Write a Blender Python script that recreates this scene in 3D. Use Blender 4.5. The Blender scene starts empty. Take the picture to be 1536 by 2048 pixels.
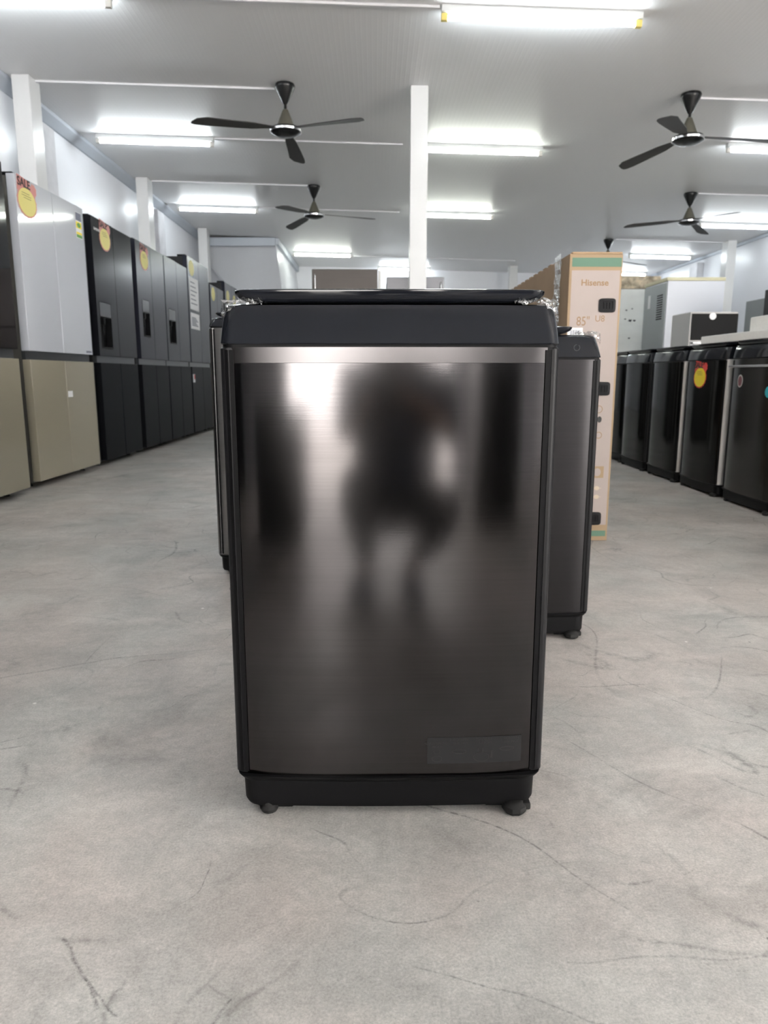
import bpy, bmesh, math, random
from mathutils import Vector, Matrix, Euler
random.seed(7)
S = bpy.context.scene
COL = S.collection
PI = math.pi
R = math.radians

# ------------------------------------------------------------------ camera, sky, exposure
cam_d = bpy.data.cameras.new('camera')
cam = bpy.data.objects.new('camera', cam_d)
COL.objects.link(cam)
cam.location = (0, 0, 0.75)
cam.rotation_euler = (R(90 - 10.7), 0, R(-0.7))
cam_d.sensor_fit = 'HORIZONTAL'
cam_d.sensor_width = 36.0
cam_d.lens = 1450 / 1536 * 36.0
cam_d.clip_start = 0.02
cam_d.clip_end = 80
cam_d.dof.use_dof = True
cam_d.dof.focus_distance = 1.25
cam_d.dof.aperture_fstop = 11.0
S.camera = cam
S.view_settings.view_transform = 'Standard'
S.view_settings.look = 'None'
S.view_settings.gamma = 1.0
S.view_settings.exposure = 0.70
S.view_settings.use_curve_mapping = False

SKY = 17.0            # overcast sky seen through the open shop front behind the camera
TUBE = 44.0          # fluorescent tubes
w = bpy.data.worlds.new('overcast_sky')
S.world = w
w.use_nodes = True
bg = w.node_tree.nodes['Background']
bg.inputs[0].default_value = (1.0, 0.965, 0.92, 1)
bg.inputs[1].default_value = SKY

# ------------------------------------------------------------------ materials
def mat(name, col, rough=0.5, metal=0.0, spec=0.5, coat=0.0, emit=None, estr=0.0):
    m = bpy.data.materials.new(name)
    m.use_nodes = True
    b = m.node_tree.nodes['Principled BSDF']
    b.inputs['Base Color'].default_value = (*col, 1)
    b.inputs['Roughness'].default_value = rough
    b.inputs['Metallic'].default_value = metal
    b.inputs['Specular IOR Level'].default_value = spec
    b.inputs['Coat Weight'].default_value = coat
    b.inputs['Coat Roughness'].default_value = 0.03
    if emit:
        b.inputs['Emission Color'].default_value = (*emit, 1)
        b.inputs['Emission Strength'].default_value = estr
    return m

def N(m, kind, **kw):
    n = m.node_tree.nodes.new(kind)
    for k, v in kw.items():
        if k.startswith('_'):
            setattr(n, k[1:], v)
        else:
            n.inputs[k.replace('_', ' ')].default_value = v
    return n

def L(m, a, b):
    m.node_tree.links.new(a, b)

def vary(m, scale=(3, 3, 3), amount=0.06, detail=4, bump=0.0, bump_scale=None, rough_amt=0.0):
    """gentle unevenness of colour, gloss and surface in object space"""
    b = m.node_tree.nodes['Principled BSDF']
    tc = N(m, 'ShaderNodeTexCoord')
    mp = N(m, 'ShaderNodeMapping'); mp.inputs['Scale'].default_value = scale
    L(m, tc.outputs['Object'], mp.inputs['Vector'])
    n = N(m, 'ShaderNodeTexNoise', Scale=1.0, Detail=detail)
    L(m, mp.outputs[0], n.inputs['Vector'])
    c = b.inputs['Base Color'].default_value[:]
    ramp = N(m, 'ShaderNodeMapRange'); ramp.inputs[1].default_value = .3; ramp.inputs[2].default_value = .7
    ramp.inputs[3].default_value = 1 - amount; ramp.inputs[4].default_value = 1 + amount
    L(m, n.outputs['Fac'], ramp.inputs[0])
    vm = N(m, 'ShaderNodeVectorMath', _operation='SCALE')
    vm.inputs[0].default_value = c[:3]
    L(m, ramp.outputs[0], vm.inputs['Scale'])
    L(m, vm.outputs[0], b.inputs['Base Color'])
    if rough_amt:
        r0 = b.inputs['Roughness'].default_value
        rr = N(m, 'ShaderNodeMapRange'); rr.inputs[1].default_value = .3; rr.inputs[2].default_value = .7
        rr.inputs[3].default_value = r0 - rough_amt; rr.inputs[4].default_value = r0 + rough_amt
        L(m, n.outputs['Fac'], rr.inputs[0]); L(m, rr.outputs[0], b.inputs['Roughness'])
    if bump:
        mp2 = N(m, 'ShaderNodeMapping'); mp2.inputs['Scale'].default_value = bump_scale or scale
        L(m, tc.outputs['Object'], mp2.inputs['Vector'])
        n2 = N(m, 'ShaderNodeTexNoise', Scale=1.0, Detail=3)
        L(m, mp2.outputs[0], n2.inputs['Vector'])
        bp = N(m, 'ShaderNodeBump', Strength=bump, Distance=0.001)
        L(m, n2.outputs['Fac'], bp.inputs['Height'])
        L(m, bp.outputs[0], b.inputs['Normal'])
    return m

M = {}
M['white_wall'] = vary(mat('white_wall_panel', (.78, .79, .83), .35), (1, 1, 1), .03)
M['ceiling'] = mat('ceiling_sheet', (.84, .84, .845), .42)
M['white_paint'] = vary(mat('white_gloss_paint', (.70, .70, .70), .28), (4, 4, 4), .02)
M['rough_plaster'] = vary(mat('rough_plaster', (.60, .60, .63), .7), (5, 5, 5), .12)
M['grey_sheet'] = vary(mat('grey_corrugated_sheet', (.50, .51, .54), .5), (2, 2, 2), .04)
M['coving'] = mat('blue_grey_metal_coving', (.50, .54, .60), .4)
M['trunk'] = mat('white_plastic_trunking', (.78, .78, .80), .4)
M['tube'] = mat('lit_fluorescent_tube', (.9, .9, .9), .3, emit=(.90, .97, 1.0), estr=TUBE)
M['tube_y'] = mat('lit_fluorescent_tube_warm', (.9, .9, .9), .3, emit=(.94, 1.0, .90), estr=TUBE)
M['batten'] = mat('white_batten', (.72, .74, .74), .4)
M['cap_y'] = mat('yellowed_lamp_holder', (.75, .62, .18), .4)
M['cap_w'] = mat('white_lamp_holder', (.72, .70, .66), .4)
M['fan_black'] = mat('fan_black_gloss', (.012, .0125, .013), .25, spec=.35)
M['fan_cone'] = mat('fan_olive_grey', (.10, .095, .075), .4)
M['fan_blade'] = mat('fan_blade_dark', (.030, .028, .026), .5)
M['steel_trim'] = mat('bright_steel_trim', (.75, .75, .76), .18, 1.0)
M['plastic_black'] = vary(mat('gloss_black_plastic', (.008, .009, .012), .06, spec=.26), (6, 6, 6), .1, bump=.0)
M['matt_black'] = mat('matt_black_plastic', (.004, .004, .0045), .5, spec=.1)
M['rubber'] = mat('black_rubber', (.008, .008, .008), .7, spec=.3)
M['shell'] = mat('dark_shell_paint', (.009, .009, .010), .40, spec=.12)

def brushed(name, col, rough, var=.05, bump=.25):
    m = mat(name, col, rough, 1.0)
    b = m.node_tree.nodes['Principled BSDF']
    vary(m, (3, 3, 260), var, 2, rough_amt=0.0)
    tc = N(m, 'ShaderNodeTexCoord')
    mp = N(m, 'ShaderNodeMapping'); mp.inputs['Scale'].default_value = (14, 14, 900)
    L(m, tc.outputs['Object'], mp.inputs['Vector'])
    n = N(m, 'ShaderNodeTexNoise', Scale=1.0, Detail=2)
    L(m, mp.outputs[0], n.inputs['Vector'])
    mp2 = N(m, 'ShaderNodeMapping'); mp2.inputs['Scale'].default_value = (5, 5, 4)
    L(m, tc.outputs['Object'], mp2.inputs['Vector'])
    n2 = N(m, 'ShaderNodeTexNoise', Scale=1.0, Detail=1)
    L(m, mp2.outputs[0], n2.inputs['Vector'])
    bp = N(m, 'ShaderNodeBump', Strength=bump, Distance=.00006)
    L(m, n.outputs['Fac'], bp.inputs['Height'])
    bp2 = N(m, 'ShaderNodeBump', Strength=1.0, Distance=.0012)
    L(m, n2.outputs['Fac'], bp2.inputs['Height'])
    L(m, bp.outputs[0], bp2.inputs['Normal'])
    L(m, bp2.outputs[0], b.inputs['Normal'])
    return m
M['washer_steel'] = brushed('brushed_dark_steel', (.060, .057, .058), .13)
M['washer_strip'] = mat('satin_dark_steel', (.078, .074, .075), .27, 1.0)
M['silver_steel'] = brushed('brushed_silver_steel', (.22, .215, .215), .3)
M['satin_steel'] = brushed('satin_dark_washer_steel', (.028, .027, .028), .34)
M['washer_gloss'] = mat('gloss_black_panel', (.005, .005, .0045), .10, spec=.11)
M['washer_grey'] = mat('gloss_graphite_panel', (.016, .015, .0135), .16, spec=.25)
M['side_grey'] = mat('light_grey_side_panel', (.42, .41, .40), .4)
M['fridge_black'] = mat('satin_black_steel_door', (.009, .0095, .012), .18, 0, spec=.10)
M['fridge_low'] = mat('satin_black_lower_door', (.007, .0075, .009), .3, 0, spec=.02)
M['fridge_black2'] = mat('satin_charcoal_steel_door', (.023, .024, .033), .26, .25, spec=.08)
M['fridge_body'] = mat('dark_grey_fridge_side', (.018, .018, .019), .4, spec=.2)
M['fridge_side'] = mat('olive_grey_fridge_side', (.085, .083, .075), .4)
M['glass_white'] = mat('white_glass_door', (.50, .525, .575), .07, spec=.5)
M['glass_beige'] = mat('beige_glass_door', (.29, .265, .205), .08, spec=.45)
M['glass_black'] = mat('black_glass_door', (.008, .008, .010), .06, spec=.5)
M['gap'] = mat('grey_handle_recess', (.06, .063, .068), .3, .6)
M['yellow'] = mat('yellow_price_card', (.85, .68, .02), .5)
M['yellow_pale'] = mat('pale_yellow_price_card', (.70, .63, .22), .5)
M['red'] = mat('red_card', (.62, .04, .03), .5)
M['pink_red'] = mat('faded_red_card', (.56, .24, .22), .5)
M['ink'] = mat('black_ink', (.02, .02, .02), .6)
M['white_card'] = mat('white_card', (.75, .75, .76), .5)
M['green'] = mat('green_card', (.10, .30, .06), .5)
M['navy'] = mat('grey_ink_card', (.12, .13, .18), .5)
M['cyan'] = mat('cyan_badge', (.02, .35, .42), .4)
M['maroon'] = mat('maroon_badge', (.12, .02, .03), .35)
M['carton'] = vary(mat('brown_corrugated_card', (.29, .195, .115), .75), (6, 6, 6), .05, bump=.3, bump_scale=(60, 60, 300))
M['carton_face'] = vary(mat('pinkish_printed_card', (.31, .258, .24), .65), (5, 5, 5), .04)
M['carton_edge'] = mat('tan_card_edge', (.28, .195, .115), .7)
M['carton_green'] = mat('green_print', (.075, .155, .105), .6)
M['carton_ink'] = mat('tan_print', (.22, .135, .07), .6)
M['carton_pale'] = mat('pale_print', (.46, .36, .28), .6)
M['foam'] = vary(mat('white_polystyrene', (.80, .80, .77), .8), (80, 80, 80), .03)
M['cream'] = mat('cream_plastic', (.66, .62, .42), .5)
M['cab_white'] = mat('white_enamel', (.72, .74, .80), .4)
M['cab_grey'] = mat('grey_green_metal', (.24, .26, .26), .4, .3)
M['brown_steel'] = brushed('brushed_brown_steel', (.075, .068, .064), .38)
M['grey_steel'] = brushed('brushed_grey_steel', (.15, .15, .158), .35)
M['skin'] = vary(mat('skin', (.42, .24, .16), .5), (20, 20, 20), .05)
M['shirt'] = vary(mat('navy_cotton', (.03, .045, .09), .8), (15, 15, 15), .1)
M['trousers'] = vary(mat('charcoal_cotton', (.035, .035, .04), .85), (15, 15, 15), .1)
M['hair'] = mat('dark_hair', (.012, .01, .009), .5)
M['label_ink'] = mat('grey_label_ink', (.003, .003, .003), .6)
M['label_film'] = mat('dark_label_film', (.020, .020, .021), .35, 0, spec=.12)

def film_mat(name, lo, hi, base=(1, 1, 1)):
    m = bpy.data.materials.new(name); m.use_nodes = True
    nt = m.node_tree; nt.nodes.clear()
    out = nt.nodes.new('ShaderNodeOutputMaterial')
    mix = nt.nodes.new('ShaderNodeMixShader')
    tr = nt.nodes.new('ShaderNodeBsdfTransparent')
    gl = nt.nodes.new('ShaderNodeBsdfGlossy'); gl.inputs['Roughness'].default_value = .12
    tc = nt.nodes.new('ShaderNodeTexCoord')
    n = nt.nodes.new('ShaderNodeTexNoise'); n.inputs['Scale'].default_value = 90; n.inputs['Detail'].default_value = 3
    bp = nt.nodes.new('ShaderNodeBump'); bp.inputs['Distance'].default_value = .004; bp.inputs['Strength'].default_value = 1
    nt.links.new(tc.outputs['Object'], n.inputs['Vector'])
    nt.links.new(n.outputs['Fac'], bp.inputs['Height'])
    nt.links.new(bp.outputs[0], gl.inputs['Normal'])
    mr = nt.nodes.new('ShaderNodeMapRange')
    mr.inputs[1].default_value = .45; mr.inputs[2].default_value = .68
    mr.inputs[3].default_value = lo; mr.inputs[4].default_value = hi
    nt.links.new(n.outputs['Fac'], mr.inputs[0])
    nt.links.new(mr.outputs[0], mix.inputs[0])
    nt.links.new(tr.outputs[0], mix.inputs[1]); nt.links.new(gl.outputs[0], mix.inputs[2])
    nt.links.new(mix.outputs[0], out.inputs[0])
    return m
M['film'] = film_mat('clear_plastic_film', .04, .6)
M['band_film'] = film_mat('clear_stretch_wrap', .35, .95)

def concrete():
    m = mat('worn_concrete', (.4, .39, .37), .5)
    b = m.node_tree.nodes['Principled BSDF']
    tc = N(m, 'ShaderNodeTexCoord'); P = tc.outputs['Object']
    def math_(op, a, c=None, clamp=False):
        n = N(m, 'ShaderNodeMath', _operation=op); n.use_clamp = clamp
        for i, v in enumerate((a, c)):
            if v is None: continue
            if isinstance(v, (int, float)): n.inputs[i].default_value = v
            else: L(m, v, n.inputs[i])
        return n.outputs[0]
    def noise(scale, detail=4, rough=.55, dist=0.0, vec=P, off=None):
        n = N(m, 'ShaderNodeTexNoise', Scale=scale, Detail=detail, Roughness=rough, Distortion=dist)
        if off:
            a = N(m, 'ShaderNodeVectorMath', _operation='ADD'); a.inputs[1].default_value = off
            L(m, vec, a.inputs[0]); vec = a.outputs[0]
        L(m, vec, n.inputs['Vector']); return n.outputs['Fac']
    def rng(v, a, c, lo, hi):
        n = N(m, 'ShaderNodeMapRange')
        for i, x in zip((1, 2, 3, 4), (a, c, lo, hi)): n.inputs[i].default_value = x
        L(m, v, n.inputs[0]); return n.outputs[0]
    big = rng(noise(.9, 6, .6), .3, .7, .82, 1.14)
    mid = rng(noise(4.2, 8, .72, .5, off=(3, 1, 0)), .3, .7, .78, 1.18)
    fine = rng(noise(260, 3, .8), .3, .7, .74, 1.2)
    gran = rng(noise(60, 4, .7, off=(7, 2, 0)), .3, .7, .88, 1.1)
    def streaks(ang, sx, sy, lo, hi, off):
        mp = N(m, 'ShaderNodeMapping'); mp.inputs['Rotation'].default_value = (0, 0, R(ang)); mp.inputs['Scale'].default_value = (sx, sy, 1); mp.inputs['Location'].default_value = off
        L(m, P, mp.inputs['Vector'])
        return rng(noise(1.0, 5, .65, .5, vec=mp.outputs[0]), .35, .65, lo, hi)
    smudge = rng(noise(2.6, 6, .75, .8, off=(14, 6, 0)), .54, .68, 1.0, .78)
    k = math_('MULTIPLY', math_('MULTIPLY', big, mid), math_('MULTIPLY', fine, gran))
    k = math_('MULTIPLY', k, math_('MULTIPLY', smudge, math_('MULTIPLY', streaks(35, 3, 9, .95, 1.04, (3, 1, 0)), streaks(-50, 4, 13, .95, 1.04, (8, 2, 0)))))
    # curvy thin scratch lines: level lines of a smooth noise, broken up by a mask
    def lines(scale, width, off, mscale, lo, hi, depth):
        n = noise(scale, 2, .4, .6, off=off)
        d = math_('ABSOLUTE', math_('SUBTRACT', n, .5))
        ln = rng(d, 0, width, 1, 0)
        mk = rng(noise(mscale, 3, .6, off=(off[1] * 3, off[0], 0)), lo, hi, 0, 1)
        gr = rng(noise(70, 3, .7), .38, .58, .15, 1)
        return math_('SUBTRACT', 1, math_('MULTIPLY', math_('MULTIPLY', math_('MULTIPLY', ln, mk), gr), depth))
    for args in ((1.1, .0030, (5, 3, 0), 1.7, .48, .58, .7), (2.3, .0045, (1, 9, 0), 2.2, .50, .60, .6),
                 (.7, .0018, (12, 4, 0), 1.1, .46, .58, .6), (1.6, .008, (21, 14, 0), 2.6, .52, .62, .4), (3.4, .007, (31, 17, 0), 3.1, .52, .62, .5)):
        k = math_('MULTIPLY', k, lines(*args))
    # single scuffs: distance to a segment, wobbling a little
    wob = N(m, 'ShaderNodeTexNoise', Scale=5.0, Detail=3); L(m, P, wob.inputs['Vector'])
    ws = N(m, 'ShaderNodeVectorMath', _operation='SCALE'); ws.inputs['Scale'].default_value = .05
    L(m, wob.outputs['Color'], ws.inputs[0])
    wa = N(m, 'ShaderNodeVectorMath', _operation='ADD'); L(m, P, wa.inputs[0]); L(m, ws.outputs[0], wa.inputs[1])
    WP = wa.outputs[0]
    grain = rng(noise(160, 3, .7, off=(2, 8, 0)), .38, .6, .15, 1)
    def seg(ax, ay, bx, by, width, depth):
        o = .025
        ax += o; ay += o; bx += o; by += o
        s = N(m, 'ShaderNodeVectorMath', _operation='SUBTRACT'); L(m, WP, s.inputs[0]); s.inputs[1].default_value = (ax, ay, .025)
        ln2 = (bx - ax) ** 2 + (by - ay) ** 2
        dt = N(m, 'ShaderNodeVectorMath', _operation='DOT_PRODUCT'); L(m, s.outputs[0], dt.inputs[0])
        dt.inputs[1].default_value = ((bx - ax) / ln2, (by - ay) / ln2, 0)
        t = math_('MULTIPLY', dt.outputs['Value'], 1.0, True)
        sc = N(m, 'ShaderNodeVectorMath', _operation='SCALE'); sc.inputs[0].default_value = (bx - ax, by - ay, 0); L(m, t, sc.inputs['Scale'])
        e = N(m, 'ShaderNodeVectorMath', _operation='SUBTRACT'); L(m, s.outputs[0], e.inputs[0]); L(m, sc.outputs[0], e.inputs[1])
        fl = N(m, 'ShaderNodeVectorMath', _operation='MULTIPLY'); L(m, e.outputs[0], fl.inputs[0]); fl.inputs[1].default_value = (1, 1, 0)
        ln = N(m, 'ShaderNodeVectorMath', _operation='LENGTH'); L(m, fl.outputs[0], ln.inputs[0])
        a = rng(ln.outputs['Value'], 0, width, 1, 0)
        return math_('SUBTRACT', 1, math_('MULTIPLY', math_('MULTIPLY', a, grain), depth))
    for sg in SCUFFS:
        k = math_('MULTIPLY', k, seg(*sg))
    # little pale specks of paint and plaster, a few dark ones
    def specks(scale, size, thr, off):
        v = N(m, 'ShaderNodeTexVoronoi', Scale=scale, Randomness=1.0)
        a = N(m, 'ShaderNodeVectorMath', _operation='ADD'); a.inputs[1].default_value = off
        L(m, P, a.inputs[0]); L(m, a.outputs[0], v.inputs['Vector'])
        d = rng(v.outputs['Distance'], size * .7, size, 1, 0)
        sx = N(m, 'ShaderNodeSeparateColor'); L(m, v.outputs['Color'], sx.inputs[0])
        return math_('MULTIPLY', d, math_('GREATER_THAN', sx.outputs[0], thr))
    light = specks(9, .05, .78, (0, 0, 0))
    dark = specks(13, .055, .88, (4, 4, 0))
    k = math_('MULTIPLY', k, math_('SUBTRACT', 1, math_('MULTIPLY', dark, .55)))
    hue = N(m, 'ShaderNodeMix', _data_type='RGBA')
    hue.inputs[6].default_value = (.470, .434, .408, 1); hue.inputs[7].default_value = (.438, .432, .412, 1)
    L(m, rng(noise(1.6, 4, .6, off=(9, 9, 0)), .4, .6, 0, 1), hue.inputs[0])
    sc = N(m, 'ShaderNodeVectorMath', _operation='SCALE'); L(m, hue.outputs[2], sc.inputs[0]); L(m, k, sc.inputs['Scale'])
    mx = N(m, 'ShaderNodeMix', _data_type='RGBA'); L(m, light, mx.inputs[0]); L(m, sc.outputs[0], mx.inputs[6])
    mx.inputs[7].default_value = (.68, .67, .64, 1)
    L(m, mx.outputs[2], b.inputs['Base Color'])
    L(m, rng(noise(2.2, 4, .6, off=(1, 5, 0)), .3, .7, .34, .6), b.inputs['Roughness'])
    bp = N(m, 'ShaderNodeBump', Strength=.35, Distance=.0015)
    hsum = math_('ADD', noise(160, 4, .7), math_('MULTIPLY', noise(14, 4), 2.0))
    L(m, hsum, bp.inputs['Height']); L(m, bp.outputs[0], b.inputs['Normal'])
    return m

SCUFFS = []   # (x0, y0, x1, y1, width, depth) in metres on the floor
SCUFFS += [(-.42, .86, -.33, .76, .004, 0.68), (-.365, .80, -.30, .745, .003, 0.61),
           (-.30, .60, -.22, .69, .004, 0.74), (-.22, .69, -.175, .765, .003, 0.54), (-.175, .765, -.21, .79, .003, 0.41),
           (-.35, .66, -.34, .74, .006, 0.41), (-1.15, 1.62, -.70, 1.86, .007, 0.47), (-.70, 1.86, -.45, 1.92, .006, 0.30),
           (.05, .80, .30, .72, .0025, 0.47), (.30, .72, .55, .66, .0025, 0.54), (.25, .82, .62, .83, .003, 0.34),
           (-.10, .60, -.05, .66, .008, 0.41), (.5, 1.66, .66, 1.67, .005, 0.54), (.85, 1.25, .92, 1.05, .003, 0.41)]
M['concrete'] = concrete()

def ceiling_tex(m):
    b = m.node_tree.nodes['Principled BSDF']
    tc = N(m, 'ShaderNodeTexCoord'); sp = N(m, 'ShaderNodeSeparateXYZ'); L(m, tc.outputs['Object'], sp.inputs[0])
    w_ = N(m, 'ShaderNodeMath', _operation='MULTIPLY'); w_.inputs[1].default_value = 2 * PI / .08; L(m, sp.outputs[0], w_.inputs[0])
    s_ = N(m, 'ShaderNodeMath', _operation='SINE'); L(m, w_.outputs[0], s_.inputs[0])
    p_ = N(m, 'ShaderNodeMath', _operation='POWER'); a_ = N(m, 'ShaderNodeMath', _operation='ABSOLUTE')
    L(m, s_.outputs[0], a_.inputs[0]); L(m, a_.outputs[0], p_.inputs[0]); p_.inputs[1].default_value = 8
    bp = N(m, 'ShaderNodeBump', Strength=.25, Distance=.0015); L(m, p_.outputs[0], bp.inputs['Height'])
    L(m, bp.outputs[0], b.inputs['Normal'])
ceiling_tex(M['ceiling'])

# ------------------------------------------------------------------ mesh helpers
def new_bm(): return bmesh.new()

def obj(name, bm, m, parent=None, smooth=None, loc=None):
    me = bpy.data.meshes.new(name)
    bmesh.ops.recalc_face_normals(bm, faces=bm.faces[:])
    bm.to_mesh(me); bm.free()
    for mm in (m if isinstance(m, (list, tuple)) else [m]):
        me.materials.append(mm)
    if smooth is not None:
        me.shade_smooth()
        try: me.set_sharp_from_angle(angle=R(smooth))
        except Exception: pass
    o = bpy.data.objects.new(name, me)
    COL.objects.link(o)
    if smooth is not None:
        wn = o.modifiers.new('weighted_normal', 'WEIGHTED_NORMAL'); wn.keep_sharp = True; wn.weight = 100
    if parent: o.parent = parent
    if loc: o.location = loc
    return o

def box(bm, x0, x1, y0, y1, z0, z1, bev=0.0, seg=2):
    v = [bm.verts.new(p) for p in ((x0, y0, z0), (x1, y0, z0), (x1, y1, z0), (x0, y1, z0), (x0, y0, z1), (x1, y0, z1), (x1, y1, z1), (x0, y1, z1))]
    fs = [bm.faces.new([v[i] for i in f]) for f in ((0, 3, 2, 1), (4, 5, 6, 7), (0, 1, 5, 4), (1, 2, 6, 5), (2, 3, 7, 6), (3, 0, 4, 7))]
    if bev:
        es = list({e for f in fs for e in f.edges})
        bmesh.ops.bevel(bm, geom=es, offset=bev, segments=seg, profile=.5, affect='EDGES')
    return bm

def loft(bm, rings, cap=True):
    vs = [[bm.verts.new(p) for p in r] for r in rings]
    n = len(rings[0])
    for a, b in zip(vs[:-1], vs[1:]):
        for i in range(n):
            bm.faces.new((a[i], a[(i + 1) % n], b[(i + 1) % n], b[i]))
    if cap:
        bm.faces.new(list(reversed(vs[0]))); bm.faces.new(vs[-1])
    return bm

def lathe(bm, prof, seg=28, c=(0, 0, 0)):
    rings = []
    for r, z in prof:
        rings.append([(c[0] + r * math.cos(2 * PI * i / seg), c[1] + r * math.sin(2 * PI * i / seg), c[2] + z) for i in range(seg)])
    return loft(bm, rings)

def tube(bm, pts, r, seg=10):
    pts = [Vector(p) for p in pts]; rings = []
    for i, p in enumerate(pts):
        d = (pts[min(i + 1, len(pts) - 1)] - pts[max(i - 1, 0)]).normalized()
        a = Vector((0, 0, 1)) if abs(d.z) < .9 else Vector((1, 0, 0))
        u = d.cross(a).normalized(); v = d.cross(u)
        rings.append([p + r * (math.cos(2 * PI * k / seg) * u + math.sin(2 * PI * k / seg) * v) for k in range(seg)])
    return loft(bm, rings)

def foot(wd, d, r, bow, z, yoff=0.0, nf=14, nc=6, inset=0.0):
    """rounded footprint: front at y=yoff (bowed towards -y), back at yoff+d"""
    h = wd / 2; pts = []
    def bw(x): return bow * (1 - (x / h) ** 2)
    for i in range(nf + 1):
        x = -(h - r) + (2 * (h - r)) * i / nf
        pts.append((x, yoff - bw(x) + bw(h - r)))
    for cx, cy, a0 in ((h - r, yoff + r, -90), (h - r, yoff + d - r, 0), (-(h - r), yoff + d - r, 90), (-(h - r), yoff + r, 180)):
        for k in range(nc + 1):
            a = R(a0 + 90 * k / nc)
            if a0 == -90 and k == 0: continue
            if a0 == 180 and k == nc: continue
            pts.append((cx + r * math.cos(a), cy + r * math.sin(a)))
    return [(x, y, z) for x, y in pts]

def text_into(bm, s, size, place, ext=.0006, sx=1.0, align='CENTER', mi=0, bold=0.0):
    """adds extruded lettering; place maps (x, y, z) of the flat text to local space"""
    cu = bpy.data.curves.new('t', 'FONT'); cu.body = s; cu.size = size; cu.extrude = ext
    cu.align_x = align; cu.align_y = 'CENTER'; cu.offset = bold; cu.resolution_u = 3
    o = bpy.data.objects.new('t', cu); COL.objects.link(o)
    dg = bpy.context.evaluated_depsgraph_get(); dg.update()
    me = bpy.data.meshes.new_from_object(o.evaluated_get(dg))
    bpy.data.objects.remove(o)
    off = len(bm.verts); vs = [bm.verts.new(place(v.co.x * sx, v.co.y, v.co.z)) for v in me.vertices]
    for p in me.polygons:
        try: f = bm.faces.new([vs[i] for i in p.vertices]); f.material_index = mi
        except ValueError: pass
    bpy.data.meshes.remove(me)
    return bm

def plate(bm, pts, place, th=.0012, mi=0):
    """flat outline (x, z) given thickness th; place maps (x, z, depth)"""
    a = [bm.verts.new(place(x, z, 0)) for x, z in pts]
    b = [bm.verts.new(place(x, z, th)) for x, z in pts]
    n = len(pts)
    fs = [bm.faces.new(a), bm.faces.new(list(reversed(b)))]
    for i in range(n): fs.append(bm.faces.new((a[i], b[i], b[(i + 1) % n], a[(i + 1) % n])))
    for f in fs: f.material_index = mi
    return bm

def oval(cx, cz, rx, rz, n=28, wob=0.0):
    return [(cx + rx * (1 + wob * (1 if i % 2 else -1)) * math.cos(2 * PI * i / n), cz + rz * (1 + wob * (1 if i % 2 else -1)) * math.sin(2 * PI * i / n)) for i in range(n)]

def rect(x0, x1, z0, z1): return [(x0, z0), (x1, z0), (x1, z1), (x0, z1)]

def tag(o, label=None, cat=None, group=None, kind=None):
    if label: o['label'] = label
    if cat: o['category'] = cat
    if group: o['group'] = group
    if kind: o['kind'] = kind
    return o

def thing(name, label, cat, loc=(0, 0, 0), rz=0.0, group=None):
    o = bpy.data.objects.new(name, None); COL.objects.link(o)
    o.empty_display_size = .1
    o.location = loc; o.rotation_euler = (0, 0, rz)
    return tag(o, label, cat, group)

def struct(name, bm, m, label=None, cat=None, smooth=None):
    o = obj(name, bm, m, smooth=smooth); o['kind'] = 'structure'
    if label: o['label'] = label
    if cat: o['category'] = cat
    return o

# ------------------------------------------------------------------ the room
XL, XR, YB, YF = -3.30, 6.55, 18.0, -2.6
def cz(x): return 3.32 - .026 * (x + 3.2)

struct('floor', box(new_bm(), XL - .2, XR + 6, YF - 9, YB + .2, -.1, 0), M['concrete'], 'worn grey concrete floor with scuffs and pale specks', 'floor')
bm = new_bm()
v = [bm.verts.new(p) for p in ((XL - .2, YF - .2, cz(XL - .2)), (XR + .2, YF - .2, cz(XR + .2)), (XR + .2, YB + .2, cz(XR + .2)), (XL - .2, YB + .2, cz(XL - .2)),
                               (XL - .2, YF - .2, 3.6), (XR + .2, YF - .2, 3.6), (XR + .2, YB + .2, 3.6), (XL - .2, YB + .2, 3.6))]
for f in ((0, 1, 2, 3), (4, 7, 6, 5), (0, 4, 5, 1), (1, 5, 6, 2), (2, 6, 7, 3), (3, 7, 4, 0)): bm.faces.new([v[i] for i in f])
struct('ceiling', bm, M['ceiling'], 'pale grey sheet ceiling with fine ribs', 'ceiling')
struct('wall_left', box(new_bm(), XL - .2, XL, YF, YB, 0, 3.5), M['white_wall'], 'white wall behind the tall fridges', 'wall')
bm = new_bm(); box(bm, XR, XR + .2, .2, YB, 0, 3.5); box(bm, XR, XR + .2, YF, .2, 2.4, 3.5); box(bm, XR, XR + .2, YF, YF + .25, 0, 2.4)  # unseen opening near the front, added to let more daylight in
struct('wall_right', bm, M['white_wall'], 'white wall at the far right of the shop', 'wall')
struct('wall_back', box(new_bm(), XL, XR, YB, YB + .2, 0, 3.5), M['white_wall'], 'white wall at the far end of the shop', 'wall')
# front wall with the wide open shutter doorway, behind the camera
OX0, OX1, OZ = -1.0, .62, 2.05
bm = new_bm()
box(bm, XL, OX0, YF - .2, YF, 0, 3.5); box(bm, OX1, 4.3, YF - .2, YF, 0, 3.5); box(bm, 6.2, XR, YF - .2, YF, 0, 3.5); box(bm, 4.3, 6.2, YF - .2, YF, 2.5, 3.5); box(bm, OX0, OX1, YF - .2, YF, OZ, 3.5)  # second opening, far right, is added only to bring in daylight
struct('wall_front', bm, M['white_wall'], 'white front wall around the open shutter doorway', 'wall')

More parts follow.
